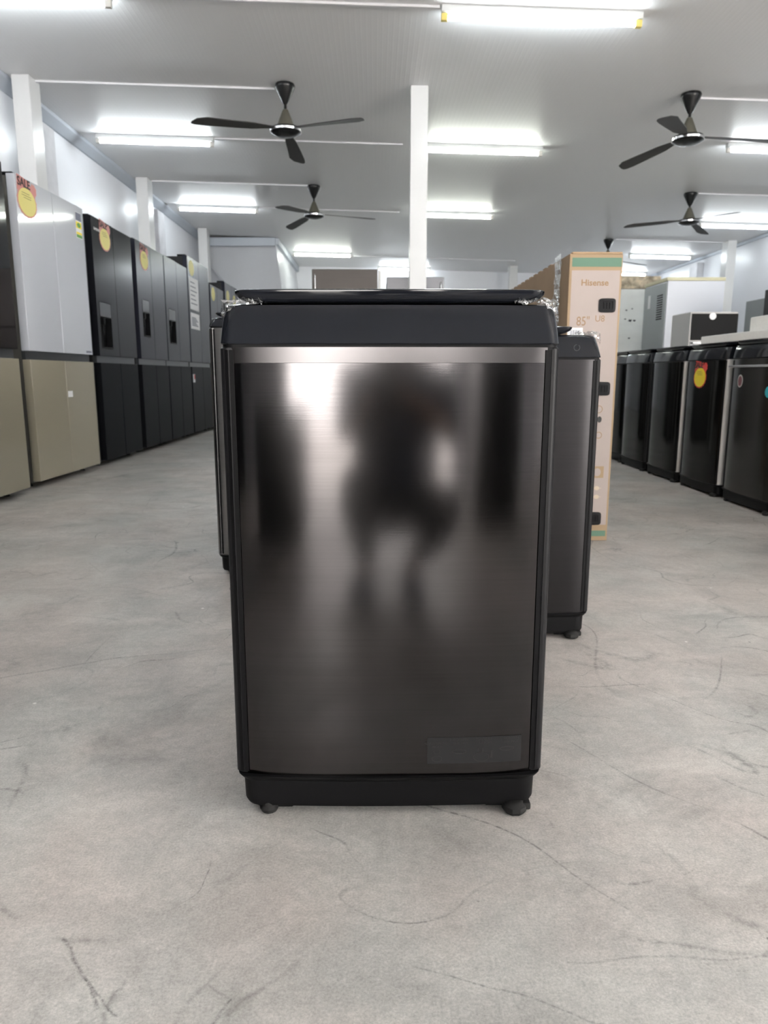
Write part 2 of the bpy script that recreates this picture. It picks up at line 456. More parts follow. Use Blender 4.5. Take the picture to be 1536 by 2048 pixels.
# white sheet joints on the right wall, coving on the left wall
def prism_y(bm, prof, y0, y1):
    return loft(bm, [[(x, y0, z) for x, z in prof], [(x, y1, z) for x, z in prof]])
zc_ = cz(-3.25)
bm = new_bm()
prism_y(bm, [(XL, zc_ - .10), (XL + .02, zc_ - .10), (XL + .10, zc_ - .035), (XL + .10, zc_ - .002), (XL, zc_ + .002)], YF, 14.4)
struct('trim_1', bm, M['coving'], 'blue grey metal coving along the top of the left wall', 'coving')
bm = new_bm(); box(bm, XL + .1, -1.86, 14.30, 14.40, 3.13, cz(-1.9) - .01)
struct('trim_2', bm, M['coving'], 'blue grey coving across the grey stair partition', 'coving')
bm = new_bm(); box(bm, -1.87, -1.80, 14.34, YB, 3.16, cz(-1.8) - .01)
struct('trim_3', bm, M['coving'], 'blue grey coving running back along the white side of the partition', 'coving')
bm = new_bm(); box(bm, XR - .05, XR, YF, YB, cz(XR) - .05, cz(XR) - .004)
struct('trim_4', bm, M['coving'], 'thin grey coving along the top of the right wall', 'coving')
# stair partition: grey ribbed front with a slanting right edge, white side
bm = new_bm()
y0, y1 = 14.42, YB
fr = [(XL, y0, 0), (-1.52, y0, 0), (-1.87, y0, 3.2), (XL, y0, 3.2)]
bk = [(x, y1, z) for x, _, z in fr]
vf = [bm.verts.new(p) for p in fr]; vb = [bm.verts.new(p) for p in bk]
faces = [bm.faces.new(vf), bm.faces.new(list(reversed(vb)))]
for i in range(4): faces.append(bm.faces.new((vf[i], vb[i], vb[(i + 1) % 4], vf[(i + 1) % 4])))
for f in faces[1:]: f.material_index = 1
o = struct('wall_partition', bm, [M['grey_sheet'], M['white_wall']], 'grey ribbed stair partition with a slanting right edge', 'partition')

def column(name, x0, x1, y, d, label, top=None, g=None):
    t = cz((x0 + x1) / 2) - .001 if top is None else top
    o = obj(name, box(new_bm(), x0, x1, y, y + d, 0, t, .008), M['white_paint'], smooth=40)
    return tag(o, label, 'column', g)
column('column', .315, .47, 6.87, .16, 'slim white square column in the middle, behind the front washer')
column('column', -3.155, -3.0, 6.92, .22, 'white square column by the left wall, behind the white and beige fridge')
column('column', -3.155, -3.0, 10.25, .22, 'white square column by the left wall, behind the black fridges with dispensers')
column('column', -3.14, -2.98, 13.6, .22, 'farthest white column by the left wall, beside the grey partition')
column('column', 6.20, 6.36, 13.3, .22, 'white square column in front of the right wall')
column('column', 3.02, 3.20, 16.9, .2, 'white column near the back wall, left of the tall carton')
def pil(name, x0, x1, y0, y1, z, label):
    return struct(name, box(new_bm(), x0, x1, y0, y1, 0, z, .01), M['rough_plaster'], label, 'pilaster')
pil('trim_5', XL + .001, -3.18, 7.48, 7.82, 3.14, 'rough grey plaster pilaster on the left wall, behind the first column')
pil('trim_6', XL + .001, -3.18, 11.3, 11.65, 3.14, 'rough grey plaster pilaster on the left wall, behind the second column')
pil('trim_7', XR - .14, XR - .001, 15.0, 15.35, 2.95, 'rough grey plaster pilaster on the right wall')
# white sheeting panels on the left wall beside pilasters
for y0, y1, lab in ((7.95, 10.2, 'white sheet panel on the left wall between the two pilasters'), (11.95, 14.2, 'white sheet panel on the left wall before the partition')):
    tag(obj('wall_panel', box(new_bm(), XL, XL + .02, y0, y1, 0, 3.15, .004), M['white_wall']), lab, 'wall panel')
for y, lab in ((7.88, 'thin pale pipe running up the left wall beside the first pilaster'), (11.75, 'thin pale pipe running up the left wall beside the second pilaster')):
    t = thing('wall_pipe', lab, 'pipe', (XL + .045, y, 0))
    obj('pipe', tube(new_bm(), [(0, 0, 0), (0, 0, 2.25), (-.012, 0, 2.35), (-.012, 0, 3.17)], .014), M['trunk'], t, 40)
    for z in (1.2, 2.3): obj('pipe_clip', box(new_bm(), -.04, .02, -.025, .025, z, z + .03, .004), M['trunk'], t)
t = thing('wall_pipe', 'thin bent grey pipe on the wall left of the grey partition', 'pipe', (-3.1, 14.35, 0))
obj('pipe', tube(new_bm(), [(.32, 0, 1.4), (.32, 0, 2.35), (.24, 0, 2.48), (.02, 0, 2.75), (.02, 0, 3.1)], .018), M['grey_sheet'], t, 40)

# ------------------------------------------------------------------ ceiling lights
def light(x0, x1, y, label, warm=False, cap=None):
    xc = (x0 + x1) / 2; half = (x1 - x0) / 2; z = cz(xc)
    t = thing('ceiling_light', label, 'light', (xc, y, z), 0)
    t.rotation_euler = (0, math.atan(.026), 0)
    obj('batten', box(new_bm(), -half, half, -.031, .031, -.042, 0, .004), M['batten'], t, 40)
    obj('tube', tube(new_bm(), [(-half + .045, 0, -.072), (half - .045, 0, -.072)], .0145, 14), M['tube_y'] if warm else M['tube'], t, 60)
    for s in (-1, 1):
        bm = new_bm(); xa = s * half; xb = s * (half - .045)
        box(bm, min(xa, xb), max(xa, xb), -.017, .017, -.092, -.046, .004)
        obj('lamp_holder', bm, M[cap or 'cap_w'], t, 40)
    return t
light(-3.02, -1.775, 5.48, 'lit tube light at the top left corner')
light(.46, 1.84, 5.50, 'lit tube light nearest the camera, yellowed holders at its ends', cap='cap_y')
light(-3.02, -1.745, 8.52, 'lit tube light at the left wall behind the nearest left fan')
light(.545, 1.83, 8.48, 'lit tube light just right of the slim middle column, nearer one', True)
light(-3.02, -1.79, 11.82, 'lit tube light at the left wall left of the second left fan')
light(.58, 1.82, 11.75, 'lit tube light just right of the slim middle column, farther one', True)
light(-1.70, -.47, 15.85, 'lit tube light past the grey partition above the brown fridge', True)
light(.06, 1.30, 17.6, 'lit tube light close to the back wall, half behind the middle column')
light(3.70, 4.95, 8.15, 'lit tube light at the right edge beside the nearest right fan')
light(5.07, 6.28, 11.9, 'lit tube light at the right edge, behind the second right fan')
light(5.00, 6.25, 14.9, 'lit tube light above the white cabinet on the right')
light(5.00, 6.25, 17.3, 'farthest lit tube light on the right, just right of the carton')
light(.46, 1.74, 1.9, 'lit tube light added above the camera for fill light, outside the picture')  # this and the next two unseen tubes are added to brighten the shop
light(-3.02, -1.775, 1.9, 'lit tube light added above the left aisle for fill light, outside the picture')
light(4.2, 5.45, 4.9, 'lit tube light added above the right row for fill light, outside the picture')

def trunking(x0, x1, y, label):
    t = obj('ceiling_trunking', box(new_bm(), -(x1 - x0) / 2, (x1 - x0) / 2, -.014, .014, -.016, 0, .002), M['trunk'])
    t.location = ((x0 + x1) / 2, y, cz((x0 + x1) / 2)); t.rotation_euler = (0, math.atan(.026), 0)
    return tag(t, label, 'cable trunking')
trunking(-3.0, -.89, 7.06, 'white cable trunking from the first left column to the nearest left fan')
trunking(-2.99, -.87, 10.42, 'white cable trunking from the second left column to the second left fan')
trunking(-1.74, .31, 8.52, 'white cable trunking between the left tube light and the middle column')
trunking(-1.78, .38, 11.85, 'white cable trunking from the far left tube light towards the middle column')
trunking(-1.77, .45, 5.5, 'white cable trunking at the top edge joining the two nearest tube lights')
trunking(2.86, 6.3, 6.95, 'white cable trunking right of the nearest right fan')
trunking(4.3, 6.5, 10.2, 'white cable trunking right of the second right fan')
trunking(4.28, 6.2, 13.5, 'white cable trunking from the farthest right fan to the right column')
trunking(-.45, 3.0, 16.2, 'white cable trunking near the back wall')

# ------------------------------------------------------------------ ceiling fans
def fan(x, y, drop, a0, label):
    z = cz(x)
    t = thing('ceiling_fan', label, 'ceiling fan', (x, y, z), 0, 'black ceiling fans')
    obj('canopy', lathe(new_bm(), [(.082, -.004), (.088, -.02), (.082, -.04), (.03, -.145), (.017, -.165), (.013, -.168)]), M['fan_black'], t, 40)
    obj('rod', lathe(new_bm(), [(.0125, -.15), (.0125, -drop + .13)], 14), M['fan_black'], t, 50)
    obj('motor_cover', lathe(new_bm(), [(.012, -drop + .155), (.022, -drop + .150), (.052, -drop + .08), (.076, -drop + .02), (.078, -drop)]), M['fan_cone'], t, 40)
    obj('hub', lathe(new_bm(), [(.08, -drop + .006), (.125, -drop), (.137, -drop - .02), (.13, -drop - .04), (.09, -drop - .06), (.04, -drop - .069), (.001, -drop - .071)], 36), M['fan_black'], t, 50)
    obj('hub_rim', lathe(new_bm(), [(.132, -drop - .012), (.1405, -drop - .018), (.1385, -drop - .034), (.130, -drop - .036)], 36), M['steel_trim'], t, 50)
    for k in range(3):
        a = R(a0 + 120 * k)
        bm = new_bm(); rings = []
        for rr, wl, wr, tw in ((.09, -.028, .028, 0), (.17, -.03, .03, 6), (.30, -.055, .052, 9), (.55, -.066, .066, 8), (.72, -.072, .078, 7), (.80, -.066, .045, 7), (.83, -.05, -.02, 7)):
            ring = []
            for px, pz in ((wl, -.003), (wr, -.003), (wr, .003), (wl, .003)):
                yy = px * math.cos(R(tw)); zz = pz + px * math.sin(R(tw)) - .075 * rr
                ring.append((rr * math.cos(a) - yy * math.sin(a), rr * math.sin(a) + yy * math.cos(a), -drop + .0 + zz))
            rings.append(ring)
        loft(bm, rings)
        obj('blade', bm, M['fan_blade'], t, 50)
    return t
fan(-.785, 6.95, .36, -32, 'nearest black ceiling fan on the left, above the fridge row side of the washer')
fan(-.82, 10.42, .36, 2, 'smaller looking black ceiling fan behind the nearest left one')
fan(2.765, 6.86, .35, -5, 'nearest black ceiling fan on the right')
fan(4.20, 10.2, .34, -68, 'second black ceiling fan on the right, in front of a tube light')
fan(4.17, 13.55, .34, 20, 'farthest black ceiling fan, mostly hidden behind the tall carton')

# ------------------------------------------------------------------ price tags
def sale_tag(parent, place, cx, cz_, wd=.24, hot=False):
    """card with the word SALE above a yellow oval; place maps (x, z, lift)"""
    r = wd / 2
    bm = new_bm()
    plate(bm, oval(cx, cz_, r * 1.06, r * .80, 36, .025), lambda x, z, d: place(x, z, d), .0012, 0)
    plate(bm, [(cx - r * 1.0, cz_ + r * .45), (cx + r * .5, cz_ + r * .45), (cx + r * .45, cz_ + r * 1.12), (cx - r * .9, cz_ + r * 1.25)], lambda x, z, d: place(x, z, d), .0011, 0)
    plate(bm, oval(cx + r * .80, cz_ + r * .75, r * .34, r * .34, 16, .08), lambda x, z, d: place(x, z, d), .0014, 0)
    o = obj('sale_card', bm, M['red'] if hot else M['pink_red'], parent)
    o['label'] = 'red edged sale card'
    bm = new_bm(); plate(bm, oval(cx, cz_, r * .96, r * .71, 36), lambda x, z, d: place(x, z, d + .0014), .0008)
    obj('price_oval', bm, M['yellow'] if hot else M['yellow_pale'], o)
    bm = new_bm()
    text_into(bm, 'SALE', r * .62, lambda x, y, z: place(cx - r * .25 + x, cz_ + r * .90 + y, .003 + z), sx=1.05, bold=.0012)
    for k, (dx, wl) in enumerate(((-.12, .8), (-.05, 1.0), (.03, .8))):
        plate(bm, rect(cx + r * dx - r * wl / 2, cx + r * dx + r * wl / 2, cz_ + r * (.42 - .12 * k), cz_ + r * (.44 - .12 * k)), lambda x, z, d: place(x, z, d + .0025), .0004)
    obj('lettering', bm, M['ink'], o)
    return o

# ------------------------------------------------------------------ tall four door fridges
def fridge(name, label, y0, y1, top=1.99, xf=-2.24, upper='fridge_black', lower='fridge_black', body='fridge_body', dispenser=None, depth=.70, zs=(.045, .85, .905), group='tall fridges along the left wall'):
    """stands with its doors towards +x; local x runs along the row, local -y is the front"""
    wd = y1 - y0; h = wd / 2
    t = thing(name, label, 'fridge', (xf, (y0 + y1) / 2, 0), PI / 2, group)
    zb, zl, zu = zs
    obj('cabinet', box(new_bm(), -h + .004, h - .004, .058, depth, .035, top - .012, .006), M[body], t, 40)
    obj('handle_recess', box(new_bm(), -h + .006, h - .006, .03, .058, zl - .02, zu + .02), M['gap'], t)
    for a, b in ((zb + .004, zl - .004), (zu + .004, top - .004)):
        obj('door_seal', box(new_bm(), -.0045, .0045, .012, .056, a, b), M['rubber'], t)
    for sx in (-1, 1):
        for (a, b, mm) in ((zb, zl, lower), (zu, top, upper)):
            xa, xb = (-h + .003, -.003) if sx < 0 else (.003, h - .003)
            bm = new_bm()
            if dispenser and sx < 0 and a == zu:
                c0, c1, d0, d1 = dispenser
                c0 -= h; c1 -= h
                box(bm, xa, c0, 0, .055, a, b); box(bm, c1, xb, 0, .055, a, b)
                box(bm, c0, c1, 0, .055, a, d0); box(bm, c0, c1, 0, .055, d1, b)
                box(bm, c0, c1, .05, .055, d0, d1)
                dr = obj('door', bm, M[mm], t)
                bm = new_bm(); box(bm, c0 + .004, c1 - .004, -.002, .05, d1 - .12, d1 - .004, .006)
                dp = obj('dispenser', bm, M['gap'], dr, 40)
                bm = new_bm(); box(bm, (c0 + c1) / 2 - .025, (c0 + c1) / 2 + .025, .01, .045, d1 - .18, d1 - .12, .008)
                box(bm, (c0 + c1) / 2 - .012, (c0 + c1) / 2 + .012, .02, .03, d1 - .26, d1 - .175, .004)
                box(bm, c0 + .006, c1 - .006, .0, .045, d0 + .002, d0 + .014, .002)
                bm.verts.ensure_lookup_table()
                obj('dispenser_spout', bm, M['matt_black'], dr, 40)
                bm = new_bm()
                box(bm, c0, c0 + .004, -.001, .045, d0, d1); box(bm, c1 - .004, c1, -.001, .045, d0, d1); box(bm, c0 + .004, c1 - .004, -.001, .045, d0 - .003, d0 + .001)
                box(bm, c0 + .004, c1 - .004, .0485, .0498, d0 + .002, d1 - .12)
                obj('dispenser_lining', bm, M['matt_black'], dr)
            else:
                box(bm, xa, xb, 0, .055, a, b, .004)
                obj('door', bm, M[mm], t, 40)
    for sx in (-1, 1):
        obj('foot', lathe(new_bm(), [(.018, 0), (.022, .008), (.015, .012), (.015, .04)], 14, (sx * (h - .08), .12, 0)), M['rubber'], t, 40)
        obj('foot', lathe(new_bm(), [(.018, 0), (.022, .008), (.015, .012), (.015, .04)], 14, (sx * (h - .08), depth - .08, 0)), M['rubber'], t, 40)
        obj('hinge_cover', box(new_bm(), sx * (h - .05) - .035, sx * (h - .05) + .035, .02, .12, top - .012, top + .012, .005), M['matt_black'], t, 40)
    return t

def on_front(x, z, d): return (x, -.0006 - d, z)

fa = fridge('four_door_fridge', 'fridge cut by the left edge, black upper doors over beige lower doors', 3.56, 4.61, 1.985, -2.20, 'glass_black', 'glass_beige', 'fridge_side')
fb = fridge('four_door_fridge', 'fridge with glossy white upper doors over beige lower doors', 4.86, 5.87, 1.99, -2.235, 'glass_white', 'glass_beige', 'fridge_side')
fb.rotation_euler = (0, 0, PI / 2 - .028)
h = .505
sale_tag(fb, on_front, -h + .14, 1.845, .24)
bm = new_bm(); plate(bm, rect(h - .145, h - .045, 1.76, 1.945), on_front, .001, 0)
e = obj('energy_label', bm, M['white_card'], fb)
bm = new_bm()
plate(bm, rect(h - .142, h - .048, 1.885, 1.942), lambda x, z, d: on_front(x, z, d + .0012), .0005, 0)
plate(bm, rect(h - .142, h - .048, 1.83, 1.877), lambda x, z, d: on_front(x, z, d + .0012), .0005, 1)
plate(bm, rect(h - .142, h - .048, 1.763, 1.785), lambda x, z, d: on_front(x, z, d + .0012), .0005, 2)
plate(bm, rect(h - .142, h - .048, 1.787, 1.803), lambda x, z, d: on_front(x, z, d + .0012), .0005, 1)
plate(bm, oval(h - .095, 1.853, .03, .018), lambda x, z, d: on_front(x, z, d + .0018), .0005, 2)
obj('label_print', bm, [M['navy'], M['yellow'], M['green']], e)
bm = new_bm(); plate(bm, rect(.01, .085, .592, .635), on_front, .001)
obj('paper_sticker', bm, M['white_card'], fb)
bm = new_bm(); text_into(bm, 'SAMSUNG', .022, lambda x, y, z: on_front(h - .075 + x, .925 + y, .001 + z))
obj('lettering', bm, M['navy'], fb)

fc = fridge('four_door_fridge', 'black four door fridge right of the white and beige one', 6.07, 7.02, 1.99, -2.24, 'fridge_black', 'fridge_low', 'fridge_body', (.06, .32, .965, 1.34))
h = .475
sale_tag(fc, on_front, -h + .29, 1.855, .235)
bm = new_bm(); text_into(bm, 'SAMSUNG', .03, lambda x, y, z: on_front(-h + .12 + x, 1.90 + y, .001 + z))
obj('lettering', bm, M['white_card'], fc)

fd = fridge('four_door_fridge', 'charcoal fridge with yellow price card above its water dispenser', 7.14, 8.06, 2.0, -2.24, 'fridge_black2', 'fridge_low', 'fridge_body', (.12, .34, 1.12, 1.47))
sale_tag(fd, on_front, -.46 + .26, 1.845, .235)
fe = fridge('four_door_fridge', 'charcoal fridge with water dispenser and no price card', 8.08, 9.04, 2.0, -2.24, 'fridge_black2', 'fridge_low', 'fridge_body', (.09, .36, 1.09, 1.46))
ff = fridge('four_door_fridge', 'taller grey fridge with printed papers stuck on its left door', 9.08, 10.20, 2.155, -2.24, 'fridge_black2', 'fridge_low', 'fridge_body')
h = .56
bm = new_bm(); plate(bm, oval(-h + .20, 2.03, .12, .09), on_front, .001)
obj('price_disc', bm, M['yellow_pale'], ff)
for (a, b) in ((1.54, 1.92), (1.31, 1.50)):
    bm = new_bm(); plate(bm, rect(-h + .06, -h + .50, a, b), on_front, .001)
    p = obj('paper_sheet', bm, M['white_card'], ff)
    bm = new_bm()
    for k in range(6):
        zz = b - .05 - (b - a - .08) * k / 6
        plate(bm, rect(-h + .1, -h + .32 + .1 * ((k * 7) % 3) / 2, zz - .012, zz), lambda x, z, d: on_front(x, z, d + .0012), .0004)
    obj('print', bm, M['navy'], p)
bm = new_bm(); plate(bm, rect(-h + .03, -h + .13, .66, .76), on_front, .001)
p = obj('small_sticker', bm, M['white_card'], ff)
bm = new_bm(); plate(bm, rect(-h + .08, -h + .128, .70, .755), lambda x, z, d: on_front(x, z, d + .0012), .0004)
obj('print', bm, M['red'], p)
fg = fridge('four_door_fridge', 'grey fridge beyond the one with papers, yellow price disc on its left door', 10.27, 11.15, 1.965, -2.24, 'fridge_black2', 'fridge_low')
bm = new_bm(); plate(bm, oval(-.25, 1.85, .11, .09), on_front, .001); obj('price_disc', bm, M['yellow_pale'], fg)
fh = fridge('four_door_fridge', 'farthest grey fridge before the partition, taller than its neighbour', 11.28, 12.3, 2.12, -2.24, 'fridge_black2', 'fridge_low')
bm = new_bm(); plate(bm, oval(-.3, 1.92, .11, .09), on_front, .001); obj('price_disc', bm, M['yellow_pale'], fh)
bm = new_bm(); plate(bm, oval(.22, 1.90, .11, .09), on_front, .001); obj('price_disc', bm, M['yellow_pale'], fh)

for y0_ in (2.42, 1.33, .24, -.84, -1.92):  # unseen fridges added to darken what the washer's edges reflect
    fridge('four_door_fridge', 'dark fridge added beyond the left edge, seen only in reflections', y0_, y0_ + 1.04, 1.985, -2.24, 'fridge_black', 'fridge_low', group='fridges added beyond the left edge')

# ------------------------------------------------------------------ top loading washing machines
def caster(t, x, y, big):
    if big:
        bm = new_bm()
        lathe(bm, [(.010, 0), (.018, .002), (.022, .008), (.022, .016), (.016, .021), (.010, .024)], 10, (x, y, 0))
        box(bm, x + .010, x + .027, y - .010, y + .010, .008, .021, .003)
        obj('caster', bm, M['rubber'], t, 30)
    else:
        obj('caster', lathe(new_bm(), [(.009, 0), (.014, .002), (.017, .009), (.012, .014), (.012, .024)], 12, (x, y, 0)), M['rubber'], t, 30)

def front_curve(n, half, bow, roll, y0):
    """outline of the bowed front sheet from left to right, rolled back at both ends"""
    pts = []
    for i in range(n + 1):
        x = -half + 2 * half * i / n
        y = y0 - bow * (1 - abs(x / half) ** 3.4)
        e = max(0, abs(x) - (half - roll)) / roll
        y += .002 * e ** 2.2
        pts.append((x, y))
    return pts

def washer(name, label, loc, rz=0.0, lidw=None, wd=.528, d=.56, zsplit=.794, ztop=.857, zlid=.879, panel='washer_steel', shell='shell', band='plastic_black', strip=True, wrap=False, group=None, bandtaper=.013, side=None, foot_big=True, zbase=.073, bow=.011):
    t = thing(name, label, 'washing machine', loc, rz, group)
    hw = wd / 2
    # outer sheet shell: rounded corners, sides and back
    bm = new_bm()
    prof = [(zbase, 0.006), (zbase + .006, 0.0), (zsplit - .004, 0.0), (zsplit, .003)]
    loft(bm, [foot(wd - 2 * i, d - 2 * i, .013, 0, z, .006 + i) for z, i in prof])
    obj('cabinet', bm, M[side or shell], t, 40)
    # the corner strips seen each side of the front sheet
    for s in (-1, 1):
        bm = new_bm()
        for (a, b) in ((hw - .0225, hw - .0155), (hw - .0135, hw - .0075)):
            rings = []
            for z in (zbase + .008, zsplit - .006):
                rings.append([(s * a, .0035, z), (s * b, .0045 + (.0075 if b > hw - .009 else 0) * .4, z), (s * b, .02, z), (s * a, .02, z)])
            loft(bm, rings)
        obj('corner_strip', bm, M['matt_black'], t)
    # front sheet, bowed outwards, with bottom edge rolled
    half = hw - .020
    def sheet(z0, z1, m, nm, lift=0.0, nz=1):
        bm = new_bm(); n = 40
        c = front_curve(n, half, bow, .03, .004 - lift)
        rows = []
        for j in range(nz + 1):
            z = z0 + (z1 - z0) * j / nz
            rows.append([bm.verts.new((x, y, z)) for x, y in c])
        back = [[bm.verts.new((x, .025, z)) for x, y in c] for z in (z0, z1)]
        for a, b in zip(rows[:-1], rows[1:]):
            for i in range(n): bm.faces.new((a[i], a[i + 1], b[i + 1], b[i]))
        for i in range(n):
            bm.faces.new((rows[0][i], back[0][i], back[0][i + 1], rows[0][i + 1]))
            bm.faces.new((rows[-1][i], rows[-1][i + 1], back[1][i + 1], back[1][i]))
        bm.faces.new([rows[0][0]] + [r[0] for r in rows[1:]] + [back[1][0], back[0][0]])
        bm.faces.new([rows[0][-1], back[0][-1], back[1][-1]] + [r[-1] for r in reversed(rows[1:])])
        return obj(nm, bm, m, t, 35)
    zs = zsplit - .026 if strip else zsplit - .003
    sheet(zbase + .002, zs, M[panel], 'front_panel')
    if strip: sheet(zs + .0004, zsplit - .002, M['washer_strip'], 'top_strip', .0002)
    # dark seam, then the control deck in gloss plastic
    loft(bm := new_bm(), [foot(wd - .006, d - .012, .02, .009, z, .004) for z in (zsplit - .002, zsplit + .0025)])
    obj('seam', bm, M['matt_black'], t, 40)
    bm = new_bm()
    hb = ztop - zsplit
    prof = [(zsplit + .0025, .002), (zsplit + .004, .001), (zsplit + hb * .45, bandtaper * .35), (zsplit + hb * .86, bandtaper * .75), (ztop - .002, bandtaper), (ztop, bandtaper + .006)]
    loft(bm, [foot(wd - 1.3 * i, d - 2 * i, .018 + i * .6, .010, z, i - .001, nf=18) for z, i in prof])
    obj('control_deck', bm, M[band], t, 35)
    # lid
    bm = new_bm()
    lw = lidw or wd - .046
    zl = zlid - ztop
    prof = [(ztop + .0005, .030, .012), (ztop + zl * .2, .018, .006), (ztop + zl * .45, .006, .002), (ztop + zl * .7, .001, 0), (ztop + zl * .9, 0, 0), (zlid - .001, .001, .001), (zlid, .006, .006)]
    loft(bm, [foot(lw - 2 * i, d - .13 - 2 * j, .022, .008, z, .008 + j, nf=18) for z, i, j in prof])
    obj('lid', bm, M[band], t, 35)
    bm = new_bm(); loft(bm, [foot(wd - .07, .10, .02, 0, z, d - .115) for z in (ztop, ztop + .012)])
    obj('rear_console', bm, M[band], t, 35)
    # base skirt, lower at the feet than in between
    bm = new_bm()
    sk = [foot(wd - .020 - 2 * i, d - .03 - 2 * i, .028, .008, z, .001 + i) for z, i in ((.012, .012), (.016, .004), (.024, .001), (zbase - .008, 0.0), (zbase - .005, -.004), (zbase + .002, -.008), (zbase + .004, -.008))]
    loft(bm, sk)
    obj('base_skirt', bm, M['matt_black'], t, 35)
    for s in (-1, 1):
        for yy in (.012, d - .13):
            bm = new_bm()
            c = [(s * (hw - .034), yy, .0125), (s * (hw - .100), yy, .0125), (s * (hw - .094), yy, .008), (s * (hw - .040), yy, .008)]
            loft(bm, [c, [(x, y + .07, z) for x, y, z in c]])
            obj('base_foot_rib', bm, M['matt_black'], t)
    caster(t, -hw + .054, .014, False); caster(t, hw - .046, .006, foot_big)
    caster(t, -hw + .062, d - .07, False); caster(t, hw - .065, d - .07, False)
    if wrap:
        for s in (-1, 1):
            rnd = random.Random(3 + s)
            bm = new_bm(); n = 46; rows = []
            # crumpled sheet over the top rim and round the corner
            path = []
            for i in range(n + 1):
                u = i / n
                if u < .45: path.append((s * (hw - .070 + .045 * u / .45), .002 + .004 * u, 0))
                elif u < .65:
                    a = R(-90 + 90 * (u - .45) / .2); path.append((s * (hw - .030 + .026 * math.cos(a)), .032 + .030 * math.sin(a), 0))
                else: path.append((s * (hw - .004), .032 + .12 * (u - .65) / .35, 0))
            for j in range(9):
                row = []
                for i, (x, y, _) in enumerate(path):
                    u = i / n
                    droop = .003 + .024 * math.exp(-((u - .62) / .12) ** 2) + .003 * rnd.random()
                    zz = ztop + .004 - droop * max(0, (j - 3)) / 5
                    inw = .018 * max(0, (3 - j)) / 3
                    cx, cy = s * (hw - .10), .10
                    dx, dy = cx - x, cy - y; ln = math.hypot(dx, dy)
                    out = .0025 if j >= 3 else 0
                    x2 = x + dx / ln * (inw - out) ; y2 = y + dy / ln * (inw - out)
                    a = .0022
                    row.append(bm.verts.new((x2 + rnd.uniform(-a, a), y2 + rnd.uniform(-a, a), zz + rnd.uniform(-a, a) * (1.6 if j < 4 else .6) + (.003 if j == 2 else 0))))
                rows.append(row)
            for a_, b_ in zip(rows[:-1], rows[1:]):
                for i in range(n): bm.faces.new((a_[i], a_[i + 1], b_[i + 1], b_[i]))
            o = obj('plastic_wrap', bm, M['film'], t)
            o['label'] = 'crumpled clear plastic film'
    return t

XC = .0235
wf = washer('washing_machine', 'dark brushed steel top loading washer in the centre foreground', (XC, 1.141, 0), wrap=True)
# instruction label at the lower right of the front sheet
def lab(x, z, d):
    half = .244
    y = .004 - .011 * (1 - abs(x / half) ** 3.4)
    return (x, y - .0004 - d, z)
def wx(px): return -.264 + (px - 478) / 612 * .528
bm = new_bm()
g = 12; pts = []
x0, x1, z0, z1 = wx(858), wx(1045), .099, .147
for i in range(g):
    xa = x0 + (x1 - x0) * i / g; xb = x0 + (x1 - x0) * (i + 1) / g
    plate(bm, rect(xa, xb, z0, z1), lab, .0003)
lo = obj('instruction_label', bm, M['label_film'], wf)
bm = new_bm()
def T(s, px, z, size): text_into(bm, s, size, lambda x, y, zz: lab(wx(px) + x, z + y, .0005 + zz * .3), ext=.0004, bold=.0001)
T('ADJUSTMENT', 875, .1365, .0068); T('MODE', 878, .130, .0062)
T('1  LOOSEN\n    THE NUT', 920, .1395, .0064); T('2  ADJUST\n    HEIGHT', 970, .1395, .0064); T('3  TIGHTEN\n    THE NUT', 1020, .1395, .0064)
def ring(cx, cz_, rx, rz, wdt):
    n = 20
    for i in range(n):
        a, b = 2 * PI * i / n, 2 * PI * (i + 1) / n
        plate(bm, [(cx + rx * math.cos(a), cz_ + rz * math.sin(a)), (cx + rx * math.cos(b), cz_ + rz * math.sin(b)),
                   (cx + (rx - wdt) * math.cos(b), cz_ + (rz - wdt) * math.sin(b)), (cx + (rx - wdt) * math.cos(a), cz_ + (rz - wdt) * math.sin(a))], lambda x, z, d: lab(x, z, d + .0004), .0003)
ring(wx(877), .108, .009, .006, .0012); ring(wx(877), .121, .006, .004, .001)
ring(wx(921), .121, .013, .0045, .002); ring(wx(965), .110, .014, .009, .0012); ring(wx(1016), .124, .013, .0045, .002)
plate(bm, rect(wx(958), wx(960), .119, .127), lambda x, z, d: lab(x, z, d + .0004), .0003)
plate(bm, rect(wx(967), wx(969), .119, .127), lambda x, z, d: lab(x, z, d + .0004), .0003)
plate(bm, rect(wx(983), wx(987), .108, .122), lambda x, z, d: lab(x, z, d + .0004), .0003)
obj('label_print', bm, M['label_ink'], lo)

w2 = washer('washing_machine', 'dark steel washer standing behind the front washer on its right', (.350, 1.99, 0), lidw=.37, panel='satin_steel', strip=False, bandtaper=.022, wrap=True)
bm = new_bm()
for i in range(20):
    a, b = 2 * PI * i / 20, 2 * PI * (i + 1) / 20
    if i in (3, 4): continue
    plate(bm, [(.19 + r_ * math.cos(q), .822 + r_ * math.sin(q)) for r_, q in ((.0085, a), (.0085, b), (.0072, b), (.0072, a))], lambda x, z, d: (x, -.0105 - d, z), .0006)
obj('start_ring', bm, M['gap'], w2)
w3 = washer('washing_machine', 'silver grey washer with a black top behind the front washer on its left', (-.305, 2.68, 0), wd=.585, zsplit=.918, ztop=.952, zlid=.972, panel='silver_steel', shell='silver_steel', strip=False, zbase=.075)

